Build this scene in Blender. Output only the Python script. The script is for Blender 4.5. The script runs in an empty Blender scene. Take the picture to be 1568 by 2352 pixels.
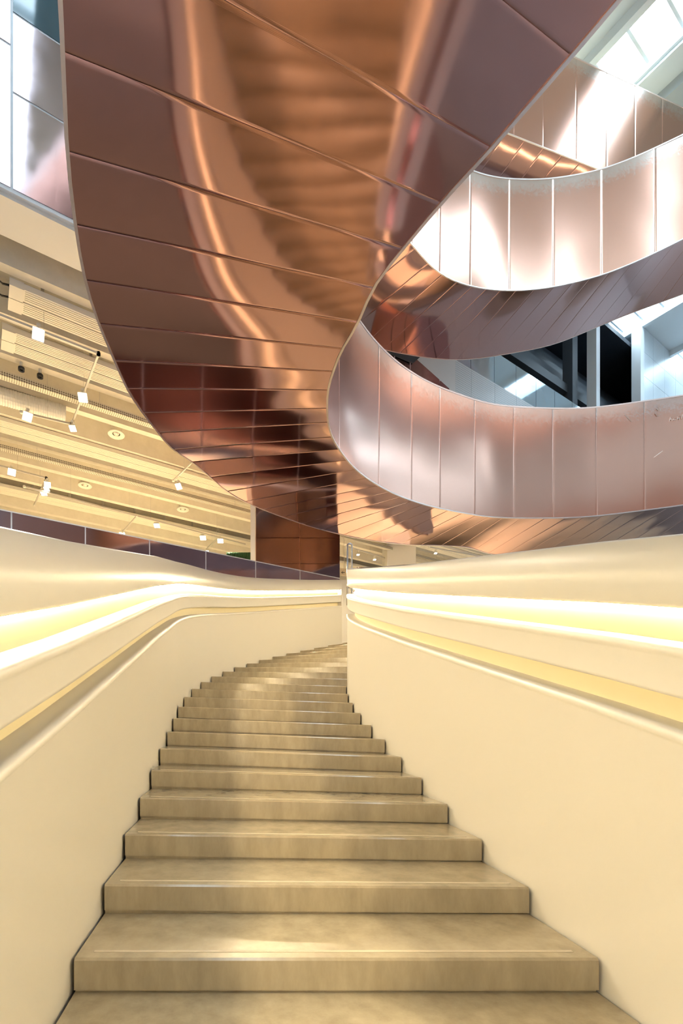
import bpy, math, random
import numpy as np
from mathutils import Vector

# ------------------------------------------------------------------ camera
F, PX, YH = 1100.0, 600.0, 1667.0        # focal length and principal point in pixels of the 1568x2352 frame
CZ = 2.168                               # eye height above the ground floor
sc = bpy.context.scene
COL = sc.collection
cam = bpy.data.objects.new('camera', bpy.data.cameras.new('camera'))
COL.objects.link(cam)
cam.location = (0, 0, CZ)
cam.rotation_euler = (math.pi / 2, 0, 0)
cam.data.sensor_fit = 'VERTICAL'
cam.data.sensor_height = 36.0
cam.data.lens = F / 2352 * 36.0
cam.data.shift_x = (784 - PX) / 2352
cam.data.shift_y = (YH - 1176) / 2352
cam.data.clip_start = 0.05
cam.data.clip_end = 300
sc.camera = cam

# ------------------------------------------------------------------ world, exposure, light levels
SKY = 9.5          # brightness of the daylight behind the skylight panes
LED = 205.0          # brightness of the warm strips in the stair walls
SPOT = 780.0        # watts of one track lamp
WARM = (1.0, 0.80, 0.49)
TRACKC = (1.0, 0.86, 0.66)
vs = sc.view_settings
vs.view_transform = 'Standard'
vs.look = 'None'
vs.gamma = 1.0
vs.use_curve_mapping = False
vs.exposure = 0.0
w = bpy.data.worlds.new('world')
sc.world = w
w.use_nodes = True
bg = w.node_tree.nodes['Background']
bg.inputs[0].default_value = (0.82, 0.92, 1.0, 1)
bg.inputs[1].default_value = 0.5

random.seed(7)

# ------------------------------------------------------------------ materials
def mat(name, base=(.8, .8, .8), rough=.5, metal=0.0, spec=.5, emit=None, estr=0.0, noise=None, bump=None, rnoise=None):
    m = bpy.data.materials.new(name)
    m.use_nodes = True
    nt = m.node_tree
    b = nt.nodes['Principled BSDF']
    b.inputs['Base Color'].default_value = (*base, 1)
    b.inputs['Roughness'].default_value = rough
    b.inputs['Metallic'].default_value = metal
    b.inputs['Specular IOR Level'].default_value = spec
    if emit:
        b.inputs['Emission Color'].default_value = (*emit, 1)
        b.inputs['Emission Strength'].default_value = estr
    tc = nt.nodes.new('ShaderNodeTexCoord')
    geo = nt.nodes.new('ShaderNodeNewGeometry')
    pos = geo.outputs['Position']
    if noise:                                 # (scale, detail, dark colour, light colour, stretch)
        sc_, det, c0, c1, st = noise
        mp = nt.nodes.new('ShaderNodeMapping'); mp.inputs['Scale'].default_value = st
        n = nt.nodes.new('ShaderNodeTexNoise'); n.inputs['Scale'].default_value = sc_; n.inputs['Detail'].default_value = det
        n.inputs['Roughness'].default_value = .65
        r = nt.nodes.new('ShaderNodeValToRGB')
        r.color_ramp.elements[0].position = .3; r.color_ramp.elements[1].position = .72
        r.color_ramp.elements[0].color = (*c0, 1); r.color_ramp.elements[1].color = (*c1, 1)
        nt.links.new(pos, mp.inputs[0]); nt.links.new(mp.outputs[0], n.inputs['Vector'])
        nt.links.new(n.outputs['Fac'], r.inputs[0]); nt.links.new(r.outputs[0], b.inputs['Base Color'])
    if rnoise:                                # (scale, low, high)
        n = nt.nodes.new('ShaderNodeTexNoise'); n.inputs['Scale'].default_value = rnoise[0]; n.inputs['Detail'].default_value = 5
        mr = nt.nodes.new('ShaderNodeMapRange'); mr.inputs['From Min'].default_value = .3; mr.inputs['From Max'].default_value = .7
        mr.inputs['To Min'].default_value = rnoise[1]; mr.inputs['To Max'].default_value = rnoise[2]
        nt.links.new(pos, n.inputs['Vector']); nt.links.new(n.outputs['Fac'], mr.inputs['Value'])
        nt.links.new(mr.outputs[0], b.inputs['Roughness'])
    if bump:                                  # (scale, strength, distance, detail)
        n = nt.nodes.new('ShaderNodeTexNoise'); n.inputs['Scale'].default_value = bump[0]; n.inputs['Detail'].default_value = bump[3]
        bp = nt.nodes.new('ShaderNodeBump'); bp.inputs['Strength'].default_value = bump[1]; bp.inputs['Distance'].default_value = bump[2]
        nt.links.new(pos, n.inputs['Vector']); nt.links.new(n.outputs['Fac'], bp.inputs['Height'])
        nt.links.new(bp.outputs[0], b.inputs['Normal'])
    return m

def copper_wall_mat():
    """satin copper with hand marks rubbed along the upper edge (UV v runs 0 at the bottom to 1 at the top)"""
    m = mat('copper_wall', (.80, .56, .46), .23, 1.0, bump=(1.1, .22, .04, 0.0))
    nt = m.node_tree; b = nt.nodes['Principled BSDF']
    uv = nt.nodes.new('ShaderNodeUVMap')
    sep = nt.nodes.new('ShaderNodeSeparateXYZ'); nt.links.new(uv.outputs[0], sep.inputs[0])
    geo = nt.nodes.new('ShaderNodeNewGeometry')
    n = nt.nodes.new('ShaderNodeTexNoise'); n.inputs['Scale'].default_value = 13; n.inputs['Detail'].default_value = 9; n.inputs['Roughness'].default_value = .8
    n.inputs['Distortion'].default_value = 1.2
    nt.links.new(geo.outputs['Position'], n.inputs['Vector'])
    edge = nt.nodes.new('ShaderNodeMapRange'); edge.inputs['From Min'].default_value = .72; edge.inputs['From Max'].default_value = .98
    edge.inputs['To Min'].default_value = 0; edge.inputs['To Max'].default_value = .46
    nt.links.new(sep.outputs[1], edge.inputs['Value'])
    add = nt.nodes.new('ShaderNodeMath'); add.operation = 'ADD'
    nt.links.new(n.outputs['Fac'], add.inputs[0]); nt.links.new(edge.outputs[0], add.inputs[1])
    mr = nt.nodes.new('ShaderNodeMapRange'); mr.inputs['From Min'].default_value = .72; mr.inputs['From Max'].default_value = .90
    nt.links.new(add.outputs[0], mr.inputs['Value'])
    mix = nt.nodes.new('ShaderNodeMix'); mix.data_type = 'RGBA'
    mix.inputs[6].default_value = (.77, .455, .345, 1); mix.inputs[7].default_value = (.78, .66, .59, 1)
    nt.links.new(mr.outputs[0], mix.inputs[0]); nt.links.new(mix.outputs[2], b.inputs['Base Color'])
    return m

def perforated_mat(name, base, hole, scale, rough=.35, metal=0.0):
    m = mat(name, base, rough, metal)
    nt = m.node_tree; b = nt.nodes['Principled BSDF']
    uv = nt.nodes.new('ShaderNodeUVMap')
    v = nt.nodes.new('ShaderNodeTexVoronoi'); v.inputs['Scale'].default_value = scale; v.inputs['Randomness'].default_value = 0
    nt.links.new(uv.outputs[0], v.inputs['Vector'])
    mr = nt.nodes.new('ShaderNodeMapRange'); mr.inputs['From Min'].default_value = .30; mr.inputs['From Max'].default_value = .36
    nt.links.new(v.outputs['Distance'], mr.inputs['Value'])
    mix = nt.nodes.new('ShaderNodeMix'); mix.data_type = 'RGBA'
    mix.inputs[6].default_value = (*hole, 1); mix.inputs[7].default_value = (*base, 1)
    nt.links.new(mr.outputs[0], mix.inputs[0]); nt.links.new(mix.outputs[2], b.inputs['Base Color'])
    return m

M = {}
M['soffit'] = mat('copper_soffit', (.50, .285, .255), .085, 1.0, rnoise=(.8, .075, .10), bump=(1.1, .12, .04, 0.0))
M['wall_copper'] = copper_wall_mat()
M['core'] = mat('copper_core', (.62, .36, .27), .35, 1.0)
M['edge'] = mat('copper_edge', (.88, .78, .74), .35, 1.0)
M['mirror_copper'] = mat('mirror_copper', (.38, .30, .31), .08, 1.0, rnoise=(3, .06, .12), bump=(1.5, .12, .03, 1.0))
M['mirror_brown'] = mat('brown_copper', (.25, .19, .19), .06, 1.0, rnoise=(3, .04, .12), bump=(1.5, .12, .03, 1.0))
M['slab'] = mat('slab_painted_shade', (.46, .43, .36), .8)  # darker than the ribs: recess shade between them deepened in the colour
M['joint'] = mat('pale_joint', (.86, .90, .93), .4)
M['cream'] = mat('cream_lacquer', (.76, .725, .64), .3, 0.0, .5)
M['groove'] = mat('groove_painted_glow', (.82, .72, .46), .4)  # warm glow inside the lower groove put into its yellow colour
M['channel'] = mat('channel_painted_dim', (.13, .11, .07), .4)  # back of the upper groove darkened in colour to hold down the strip's glare
M['lining'] = mat('cream_lining', (.82, .76, .62), .5)
M['led'] = mat('led_strip', (1, .9, .7), .5, emit=WARM, estr=LED)
M['led_upper'] = mat('led_strip_upper', (1, .9, .7), .5, emit=WARM, estr=LED * .15)
M['step'] = mat('concrete_step', (.4, .3, .18), .17, spec=.65, noise=(11, 12, (.29, .24, .16), (.43, .365, .25), (1, 1, .3)))
M['strip'] = mat('nosing_inlay', (.55, .47, .34), .3)
M['dark_joint'] = mat('dark_joint', (.05, .035, .02), .8)
M['ceiling'] = mat('painted_concrete', (.78, .73, .62), .7, noise=(3, 6, (.72, .67, .56), (.82, .77, .66), (1, 1, 1)))
M['white'] = mat('white_paint', (.84, .83, .79), .45)
M['panel'] = mat('white_metal_panel', (.82, .79, .70), .4)
M['slit'] = mat('dark_slit', (.10, .085, .06), .8)
M['tray'] = perforated_mat('perforated_tray', (.80, .76, .66), (.18, .15, .10), 1.0, .4, .3)
M['track'] = mat('track_grey', (.62, .60, .55), .4, .3)
M['lampface'] = mat('lamp_face', (1, 1, 1), .3, emit=(1, .93, .78), estr=14)
M['fill_glow'] = mat('fill_panel_glow', (1, 1, 1), .3, emit=(1.0, .82, .56), estr=5)  # glow of the unseen panels added to brighten the ground floor
M['black'] = mat('black_rubber', (.03, .03, .03), .6)
M['steel'] = mat('brushed_steel', (.62, .62, .62), .25, 1.0)
M['floor'] = mat('pale_floor', (.76, .64, .44), .5, noise=(30, 4, (.66, .55, .37), (.80, .68, .48), (1, 1, 1)))
M['ground'] = mat('grey_terrazzo', (.66, .66, .68), .35, noise=(2, 6, (.60, .60, .62), (.70, .70, .72), (1, 1, 1)))
M['perf'] = perforated_mat('perforated_white', (.80, .85, .88), (.50, .58, .63), 14.0, .35)
M['white_cool'] = mat('white_wall', (.80, .83, .85), .5)
M['sky'] = mat('skylight_pane', (1, 1, 1), .2, emit=(.66, .85, 1.0), estr=SKY)
M['frame'] = mat('skylight_frame', (.72, .78, .80), .4)
M['grey'] = mat('grey_bulkhead', (.42, .46, .47), .6)
M['teal'] = mat('teal_glass', (.03, .09, .12), .05, 0.0, .8)
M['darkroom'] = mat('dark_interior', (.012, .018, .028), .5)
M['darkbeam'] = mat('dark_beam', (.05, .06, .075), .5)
M['glass'] = mat('parapet_glass', (.55, .66, .72), .06, .7)
M['green'] = mat('green_corrugated', (.07, .16, .08), .5)
M['signface'] = mat('sign_face', (.62, .56, .42), .5)

# ------------------------------------------------------------------ object helpers
ORG = {}
UU = np.array((.859, .511)); VV = np.array((-.511, .859))       # plan axes of the building

def UV(u, v, z):
    p = UU * u + VV * v
    return (p[0], p[1], z)

def px(x, y, D):
    return ((x - PX) / F * D, D, (YH - y) / F * D)

def pz(x, y, z):
    return px(x, y, z * F / (YH - y))

def pv(x, v):                                    # distance of the plane v = const along the ray of pixel column x
    return v / (VV[0] * (x - PX) / F + VV[1])

def tag(o, label=None, cat=None, group=None, kind=None):
    if label: o['label'] = label
    if cat: o['category'] = cat
    if group: o['group'] = group
    if kind: o['kind'] = kind
    return o

def thing(name, loc, label, cat, group=None, kind=None, rotz=0):
    o = bpy.data.objects.new(name, None)
    COL.objects.link(o)
    o.empty_display_size = .2
    o.location = (loc[0], loc[1], loc[2] + CZ)
    o.rotation_euler = (0, 0, rotz)
    ORG[o.name] = np.array(loc, float)
    tag(o, label, cat, group, kind)
    return o

def mesh_obj(name, verts, faces, m, parent=None, smooth=False, uvs=None, mats=None, fm=None, local=False):
    """verts in eye-relative world metres (local=True: already in the parent's frame)"""
    v = np.array(verts, float)
    if parent is None:
        v = v + np.array((0, 0, CZ)) if not local else v
    elif not local:
        v = v - ORG[parent.name]
    me = bpy.data.meshes.new(name)
    me.from_pydata(v.tolist(), [], faces)
    for mm in (mats or [m]):
        me.materials.append(mm)
    if fm:
        me.polygons.foreach_set('material_index', fm)
    if smooth:
        me.polygons.foreach_set('use_smooth', [True] * len(me.polygons))
    if uvs is not None:
        lay = me.uv_layers.new(name='UVMap')
        li = np.zeros(len(me.loops), int); me.loops.foreach_get('vertex_index', li)
        lay.data.foreach_set('uv', np.array(uvs, float)[li].ravel())
    o = bpy.data.objects.new(name, me)
    COL.objects.link(o)
    if parent is not None:
        o.parent = parent
        ORG[o.name] = ORG[parent.name]
    else:
        ORG[o.name] = np.array((0, 0, 0.0))
    return o

def grid(rows, close=False):
    n, k = len(rows), len(rows[0])
    verts = [p for r in rows for p in r]
    faces = []
    kk = k if close else k - 1
    for i in range(n - 1):
        for j in range(kk):
            j2 = (j + 1) % k
            faces.append((i * k + j, i * k + j2, (i + 1) * k + j2, (i + 1) * k + j))
    return verts, faces

def hexa(p):
    """8 corners: bottom loop 0-3, top loop 4-7"""
    return list(p), [(3, 2, 1, 0), (4, 5, 6, 7), (0, 1, 5, 4), (1, 2, 6, 5), (2, 3, 7, 6), (3, 0, 4, 7)]

def box_uv(name, u0, u1, v0, v1, z0, z1, m, parent=None, uvm=False, ret=False):
    c = [UV(u0, v0, z0), UV(u1, v0, z0), UV(u1, v1, z0), UV(u0, v1, z0), UV(u0, v0, z1), UV(u1, v0, z1), UV(u1, v1, z1), UV(u0, v1, z1)]
    v, f = hexa(c)
    if ret:
        return v, f
    uvs = None
    if uvm:
        uvs = [(u0, z0), (u1, z0), (u1, z0 + .1), (u0, z0 + .1), (u0, z1), (u1, z1), (u1, z1 + .1), (u0, z1 + .1)]
    return mesh_obj(name, v, f, m, parent, uvs=uvs)

def join(parts):
    V, Fc = [], []
    for v, f in parts:
        o = len(V)
        V += list(v); Fc += [tuple(i + o for i in q) for q in f]
    return V, Fc

def tube(pts, r, n=8):
    pts = [Vector(p) for p in pts]
    rows = []
    for i, p in enumerate(pts):
        d = (pts[min(i + 1, len(pts) - 1)] - pts[max(i - 1, 0)]).normalized()
        a = d.orthogonal().normalized() if i == 0 else (a - d * a.dot(d)).normalized()
        b = d.cross(a)
        rows.append([tuple(p + a * (r * math.cos(t)) + b * (r * math.sin(t))) for t in [2 * math.pi * k / n for k in range(n)]])
    v, f = grid(rows, True)
    f.append(tuple(reversed(range(n)))); f.append(tuple(range(len(v) - n, len(v))))
    return v, f

def lathe(prof, c=(0, 0, 0), n=20):
    rows = [[(c[0] + r * math.cos(2 * math.pi * k / n), c[1] + r * math.sin(2 * math.pi * k / n), c[2] + z) for k in range(n)] for r, z in prof]
    return grid(rows, True)

def spline(t, y):
    """natural cubic spline, y may be (n, d)"""
    t = np.array(t, float); y = np.array(y, float)
    if y.ndim == 1: y = y[:, None]
    n = len(t); h = np.diff(t)
    A = np.eye(n); R = np.zeros_like(y)
    for i in range(1, n - 1):
        A[i, i - 1] = h[i - 1]; A[i, i] = 2 * (h[i - 1] + h[i]); A[i, i + 1] = h[i]
        R[i] = 6 * ((y[i + 1] - y[i]) / h[i] - (y[i] - y[i - 1]) / h[i - 1])
    m2 = np.linalg.solve(A, R)
    def ev(x):
        x = np.atleast_1d(np.array(x, float))
        i = np.clip(np.searchsorted(t, x) - 1, 0, n - 2)
        a = (t[i + 1] - x)[:, None]; b = (x - t[i])[:, None]; hh = h[i][:, None]
        return (m2[i] * a ** 3 + m2[i + 1] * b ** 3) / (6 * hh) + (y[i] / hh - m2[i] * hh / 6) * a + (y[i + 1] / hh - m2[i + 1] * hh / 6) * b
    return ev

# ================================================================== THE SETTING
def struct(o, label, cat):
    return tag(o, label, cat, None, 'structure')

# ground floor
struct(mesh_obj('floor', [(-30, -30, -2.168), (45, -30, -2.168), (45, 50, -2.168), (-30, 50, -2.168), (-30, -30, -2.368), (45, -30, -2.368), (45, 50, -2.368), (-30, 50, -2.368)],
                [(0, 1, 2, 3), (7, 6, 5, 4), (0, 4, 5, 1), (1, 5, 6, 2), (2, 6, 7, 3), (3, 7, 4, 0)], M['ground']),
       'grey polished ground floor under the staircase', 'floor')

U0, U1, V0, VF = -9.0, 40.0, -14.0, 9.9            # atrium hall in building axes
ZR = 19.0                                          # roof underside
# enclosing walls of the hall (behind and to the sides)
struct(box_uv('wall_back', U0, U1, V0 - .3, V0, -2.168, ZR, M['white_cool']), 'plain white hall wall opposite the galleries', 'wall')
struct(box_uv('wall_left', U0 - .3, U0, V0, 34, -2.168, ZR, M['white_cool']), 'plain white end wall beside the galleries', 'wall')
struct(box_uv('wall_right', U1, U1 + .3, V0, 34, -2.168, ZR, M['white_cool']), 'plain white end wall beyond the perforated cladding', 'wall')

# roof with long skylight strips, those out of view added to bring in daylight
roof = thing('ceiling', UV(8, -2, ZR), 'white roof slab with long skylight strips, most of them added out of view', 'roof', kind='structure')
SW, SP = 1.75, 5.1
strips = [14.98 - SP * k for k in range(0, 5)] + [14.98 + SP * k for k in (2, 3, 4)]  # one strip in view, the repeats added for more daylight
strips = sorted(strips)
edges_ = [U0] + [e for s in strips for e in (s, s + SW)] + [U1]
VR1 = 15.0
for a, b in zip(edges_[0::2], edges_[1::2]):
    if b - a > .02:
        box_uv('roof_slab', a + .0, b - .0, V0, VR1, ZR, ZR + .5, M['frame'] if a < 16 else M['frame'], roof)
for s in strips:
    for d in (0, SW):
        box_uv('skylight_curb', s - .10 + d, s + .10 + d, V0, VR1, ZR - .28, ZR + .3, M['frame'], roof)
    nb = int((VR1 - V0) / .80)
    for k in range(nb):
        v0 = V0 + k * (VR1 - V0) / nb; v1 = V0 + (k + 1) * (VR1 - V0) / nb
        if k: box_uv('glazing_bar', s + .10, s + SW - .10, v0 - .035, v0 + .035, ZR + .02, ZR + .24, M['frame'], roof)
    box_uv('skylight_pane', s + .10, s + SW - .10, V0, VR1, ZR + .24, ZR + .26, M['sky'], roof)
box_uv('service_bulkhead', 17.45, 21, V0, VR1, ZR - .5, ZR, M['grey'], roof)
box_uv('gutter_beam', 16.55, 17.45, V0, VR1, ZR - .18, ZR, M['frame'], roof)

# ---- gallery floor (first floor) with its slab, rear wall and ceiling
ZF1 = 2.77
VP1 = 9.6
struct(box_uv('floor', U0, U1, VP1, 34, ZF1 - .5, ZF1, M['floor']), 'pale gallery floor behind the mirrored parapet', 'floor')
struct(box_uv('wall_rear', U0, U1, 33.7, 34, -2.168, ZR, M['lining']), 'cream rear wall of the gallery', 'wall')

# unseen glowing panels added under the gallery slab to brighten the ground floor
for vr, row in ((15.0, 'first'), (19.0, 'second')):
    for k in range(6):
        u = -6 + 4.0 * k
        o = thing('fill_panel', UV(u, vr, ZF1 - .56), 'long warm fill panel added unseen under the gallery slab, in the %s row behind the parapet' % row, 'added fill light', 'added ground floor fill panels, %s row' % row)
        box_uv('housing', u - 1.5, u + 1.5, vr - .3, vr + .3, ZF1 - .54, ZF1 - .5, M['white'], o)
        box_uv('diffuser', u - 1.45, u + 1.45, vr - .25, vr + .25, ZF1 - .555, ZF1 - .54, M['fill_glow'], o)

# ---- gallery ceiling: slab, ribs
ZC = 8.05
ceil = thing('ceiling', UV(0, 12, ZC), 'cream ribbed concrete ceiling over the gallery', 'ceiling', kind='structure')
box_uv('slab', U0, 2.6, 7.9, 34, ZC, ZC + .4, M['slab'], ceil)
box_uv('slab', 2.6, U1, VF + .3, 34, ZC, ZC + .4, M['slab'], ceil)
box_uv('edge_bulkhead', U0, 2.6, 7.86, 8.5, 7.66, ZC, M['white'], ceil)
box_uv('edge_beam', -3.2, .14, 8.5, 8.75, 7.56, ZC, M['white'], ceil)
v = 8.9
k = 0
while v < 33:
    wd = .27
    u1 = U1 if v > VF + .6 else 2.6
    rows = [UV(U0, v - wd / 2 - .05, ZC), UV(u1, v - wd / 2 - .05, ZC), UV(u1, v + wd / 2 + .05, ZC), UV(U0, v + wd / 2 + .05, ZC),
            UV(U0, v - wd / 2 + .05, 7.5), UV(u1, v - wd / 2 + .05, 7.5), UV(u1, v + wd / 2 - .05, 7.5), UV(U0, v + wd / 2 - .05, 7.5)]
    vv, ff = hexa(rows)
    mesh_obj('rib', vv, ff, M['ceiling'], ceil)
    v += 1.065; k += 1

# ---- upper storey copper facade at the left
fac = thing('wall_facade', UV(-3, 7.8, 7.76), 'mirror polished copper facade panels of the upper storey', 'wall', kind='structure')
FV = 7.8
def fpx(x):
    D = pv(x, FV); p = np.array(((x - PX) / F * D, D)); return float(p @ UU)
uj = fpx(27)
def fac_panel(name, u0, u1, z0, z1, m):
    g = .017
    vv, ff = box_uv('', u0 + g, u1 - g, FV, FV + .04, z0 + g, z1 - g, m, ret=True)
    return mesh_obj(name, vv, ff, m, fac)
box_uv('backing', U0, 2.6, FV + .008, FV + .3, 7.72, ZR, M['joint'], fac)
for n in range(-6, 3):
    a, b = uj + 1.25 * n, min(uj + 1.25 * (n + 1), 2.6)
    if b - a < .2: continue
    if n >= 0:
        zs = [7.76, 9.17, 10.33]
    else:
        zs = [7.76, 9.83, 11.9]
    for z0, z1 in zip(zs[:-1], zs[1:]):
        fac_panel('copper_panel', a, b, z0, z1, M['mirror_copper'])
    fac_panel('window_pane', a, b, zs[-1], 12.6 if n >= 0 else 13.4, M['teal'])
    fac_panel('copper_panel', a, b, 12.6 if n >= 0 else 13.4, 15.4, M['mirror_copper'])
    fac_panel('copper_panel', a, b, 15.4, ZR, M['mirror_copper'])
box_uv('return_wall', 2.6, 2.75, FV, VF + .2, 7.66, ZR, M['white_cool'], fac)

# ---- first floor parapet, mirror copper, 1.25 m panels
par = thing('parapet', UV(0, VP1, 2.2), 'low mirror polished copper parapet along the gallery edge', 'parapet', kind='structure')
D = pv(585, VP1); u585 = float(np.array(((585 - PX) / F * D, D)) @ UU)
for n in range(-8, 2):
    a = u585 + 1.25 * n
    vv, ff = box_uv('', a + .012, a + 1.25 - .012, VP1 - .04, VP1, 2.2, 3.78, None, ret=True)
    mesh_obj('parapet_panel', vv, ff, M['mirror_copper'], par)
    box_uv('joint_strip', a - .012, a + .012, VP1 - .036, VP1, 2.2, 3.79, M['joint'], par)
box_uv('rear_lining', u585 - 10, u585 + 2.5, VP1, VP1 + .06, 2.2, 3.78, M['lining'], par)
box_uv('top_trim', u585 - 10, u585 + 2.5, VP1 - .045, VP1 + .065, 3.78, 3.80, M['joint'], par)

# ---- copper clad core wall and white post behind the parapet
Yc = 13.2
core = thing('wall_core', (1.0, Yc, 2.77), 'copper clad service core beside the white post', 'wall', kind='structure')
xs = [px(587, 0, Yc)[0], px(688, 0, Yc)[0], px(780, 0, Yc)[0]]
zs = [2.77, px(0, 1296, Yc)[2], px(0, 1237, Yc)[2], px(0, 1165, Yc)[2], 7.5]
for i in range(2):
    for j in range(4):
        x0, x1, z0, z1 = xs[i] + .008, xs[i + 1] - .008, zs[j] + .006, zs[j + 1] - .006
        vv, ff = hexa([(x0, Yc - .04, z0), (x1, Yc - .04, z0), (x1, Yc, z0), (x0, Yc, z0), (x0, Yc - .04, z1), (x1, Yc - .04, z1), (x1, Yc, z1), (x0, Yc, z1)])
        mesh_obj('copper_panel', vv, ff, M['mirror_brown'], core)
vv, ff = hexa([(xs[0], Yc, 2.77), (xs[2], Yc, 2.77), (xs[2] - .1, Yc + 1.6, 2.77), (xs[0] + .2, Yc + 1.6, 2.77), (xs[0], Yc, 7.5), (xs[2], Yc, 7.5), (xs[2] - .1, Yc + 1.6, 7.5), (xs[0] + .2, Yc + 1.6, 7.5)])
mesh_obj('core_body', vv, ff, M['core'], core)
def post(x0, x1, D, d, z0, z1, label, m):
    a, b = px(x0, 0, D)[0], px(x1, 0, D)[0]
    o = thing('column', ((a + b) / 2, D + d / 2, z0), label, 'column', kind='structure')
    vv, ff = hexa([(a, D, z0), (b, D, z0), (b, D + d, z0), (a, D + d, z0), (a, D, z1), (b, D, z1), (b, D + d, z1), (a, D + d, z1)])
    mesh_obj('shaft', vv, ff, m, o)
    e = .004
    vv, ff = hexa([(a - e, D - e, z0), (b + e, D - e, z0), (b + e, D + d + e, z0), (a - e, D + d + e, z0), (a - e, D - e, z0 + .1), (b + e, D - e, z0 + .1), (b + e, D + d + e, z0 + .1), (a - e, D + d + e, z0 + .1)])
    mesh_obj('plinth', vv, ff, m, o)
    return o
post(575, 586, 12.6, .14, ZF1, 7.52, 'slim white post beside the copper clad core', M['white'])
post(889, 955, 19.6, .8, ZF1, 7.5, 'thick white column beyond the steel hoop', M['white'])

# ---- upper gallery at the far side: perforated cladding, parapet, dark interior
GV = 10.3
gal = thing('wall_gallery', UV(14, GV, 8), 'white perforated cladding and dark glazing of the far upper gallery', 'wall', kind='structure')
def gu(x):
    D = pv(x, GV); return float(np.array(((x - PX) / F * D, D)) @ UU)
def gz(x, y):
    return (YH - y) / F * pv(x, GV)
zl2 = gz(1130, 877); zl1 = gz(1245, 878)
ua, ub, uc = gu(960), gu(1366), gu(1468)
zb = 8.2
# cladding below the parapet, in panels
n = 14
u_s = np.arange(gu(960), U1 - .1, 1.3)
for a, b in zip(u_s[:-1], u_s[1:]):
    vv, ff = box_uv('', a + .006, b - .006, GV, GV + .05, zb, zl2, None, ret=True)
    mesh_obj('cladding_panel', vv, ff, M['perf'], gal, uvs=[(p[0] * 1.16, p[2]) for p in vv])
    if a < ub:
        box_uv('parapet_glass_panel', a + .01, min(b, ub) - .01, GV + .02, GV + .05, zl2 + .02, zl1, M['glass'], gal)
zz = np.arange(zl2, ZR, 1.15)
for a in np.arange(uc + .16, U1 - .2, 1.3):
    for z0 in zz:
        b = min(a + 1.3, U1 - .05); z1 = min(z0 + 1.15, ZR - .02)
        vv, ff = box_uv('', a + .006, b - .006, GV, GV + .05, z0 + .006, z1 - .006, None, ret=True)
        mesh_obj('cladding_panel', vv, ff, M['perf'], gal, uvs=[(p[0] * 1.16, p[2]) for p in vv])
for x, wd in ((1366, .30), (1468, .36)):
    u = gu(x)
    box_uv('mullion', u - wd / 2, u + wd / 2, GV - .12, GV + .25, zl2 - .3, ZR, M['white_cool'], gal)
box_uv('dark_room_back', ua, U1, GV + 5, GV + 5.2, zb, ZR, M['darkroom'], gal)
box_uv('dark_room_floor', ua, U1, GV + .3, GV + 5, zb, zb + .2, M['darkroom'], gal)
box_uv('dark_room_side', ua - .1, ua, GV + .1, GV + 5, zb, ZR, M['darkroom'], gal)
for k in range(9):
    z = zl1 + .9 + .85 * k
    box_uv('dark_beam', ua, U1, GV + .5 + .45 * k, GV + .75 + .45 * k, z, z + .35, M['darkbeam'], gal)
box_uv('dark_room_ceiling', ua, U1, GV + .3, GV + 5, ZR - 1.0, ZR - .8, M['darkroom'], gal)
box_uv('dark_post', gu(1338) - .2, gu(1338) + .2, GV + .3, GV + .7, zl2, ZR, M['darkbeam'], gal)

def gal_poly(name, pts, dv, th, m):
    front = []
    for x, y in pts:
        D = pv(x, GV - dv); front.append(((x - PX) / F * D, D, (YH - y) / F * D))
    back = [(p[0] + VV[0] * th, p[1] + VV[1] * th, p[2]) for p in front]
    n = len(pts)
    ff = [tuple(range(n)), tuple(reversed(range(n, 2 * n)))] + [(k, (k + 1) % n, n + (k + 1) % n, n + k) for k in range(n)]
    return mesh_obj(name, front + back, ff, m, gal)
for a, b in (((850, 770), (905, 795)), ((907, 796), (941, 812)), ((943, 813), (1009, 872))):
    gal_poly('copper_panel', [a, b, (b[0], 990), (a[0], 990)], .35, .04, M['soffit'])
gal_poly('copper_panel', [(1011, 874), (1031, 892), (1052, 990), (1011, 990)], .35, .04, M['soffit'])
gal_poly('dark_slab_edge', [(840, 765), (880, 789), (968, 817), (950, 833), (880, 803), (840, 785)], .42, .05, M['darkbeam'])
gal_poly('white_panel', [(945, 770), (1046, 770), (1046, 990), (945, 990)], .2, .05, M['white_cool'])

# ================================================================== LOWER FLIGHT (concrete steps between cream walls)
G, R_ = .42, .13
def zstep(i): return -.868 + (i - 1) * R_
Lpx = {11: (438, 1580), 13: (483, 1555), 15: (537, 1534), 17: (594, 1516.5), 19: (656, 1501), 21: (720, 1489), 23: (785, 1478)}
Lc = {}
for i in (-14, -6, 1, 3, 5, 7, 8, 9):
    D = 1.785 + (i - 1) * G; Lc[i] = (-.714 - .0244 * (i - 1), D)
LD = {11: 6.03, 13: 7.04, 15: 8.09, 17: 9.08, 19: 10.0, 21: 10.9, 23: 11.75}
for i, (x, y) in Lpx.items():
    Lc[i] = ((x - PX) / F * LD[i], LD[i])
Lc[26] = (3.4, 13.1); Lc[29] = (5.0, 14.3)
Rc = {}
for i in (-14, -6, 1, 3, 5, 7, 8):
    D = 1.785 + (i - 1) * G; Rc[i] = (1.274 - .0249 * (i - 1), D)
Rc.update({9: (1.078, 5.145), 10: (1.075, 5.56), 11: (1.092, 5.97), 13: (1.22, 6.72), 15: (1.47, 7.45), 17: (1.75, 8.15), 19: (2.08, 8.82), 21: (2.5, 9.5), 23: (3.0, 10.2), 26: (3.95, 11.2), 29: (5.2, 12.1)})
LS = spline(sorted(Lc), [Lc[i] for i in sorted(Lc)])
RS = spline(sorted(Rc), [Rc[i] for i in sorted(Rc)])
def tilt(i): return .035 * min(max((i - 1) / 5.0, 0), 1)
def zl(i): return zstep(i) + tilt(i)
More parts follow.
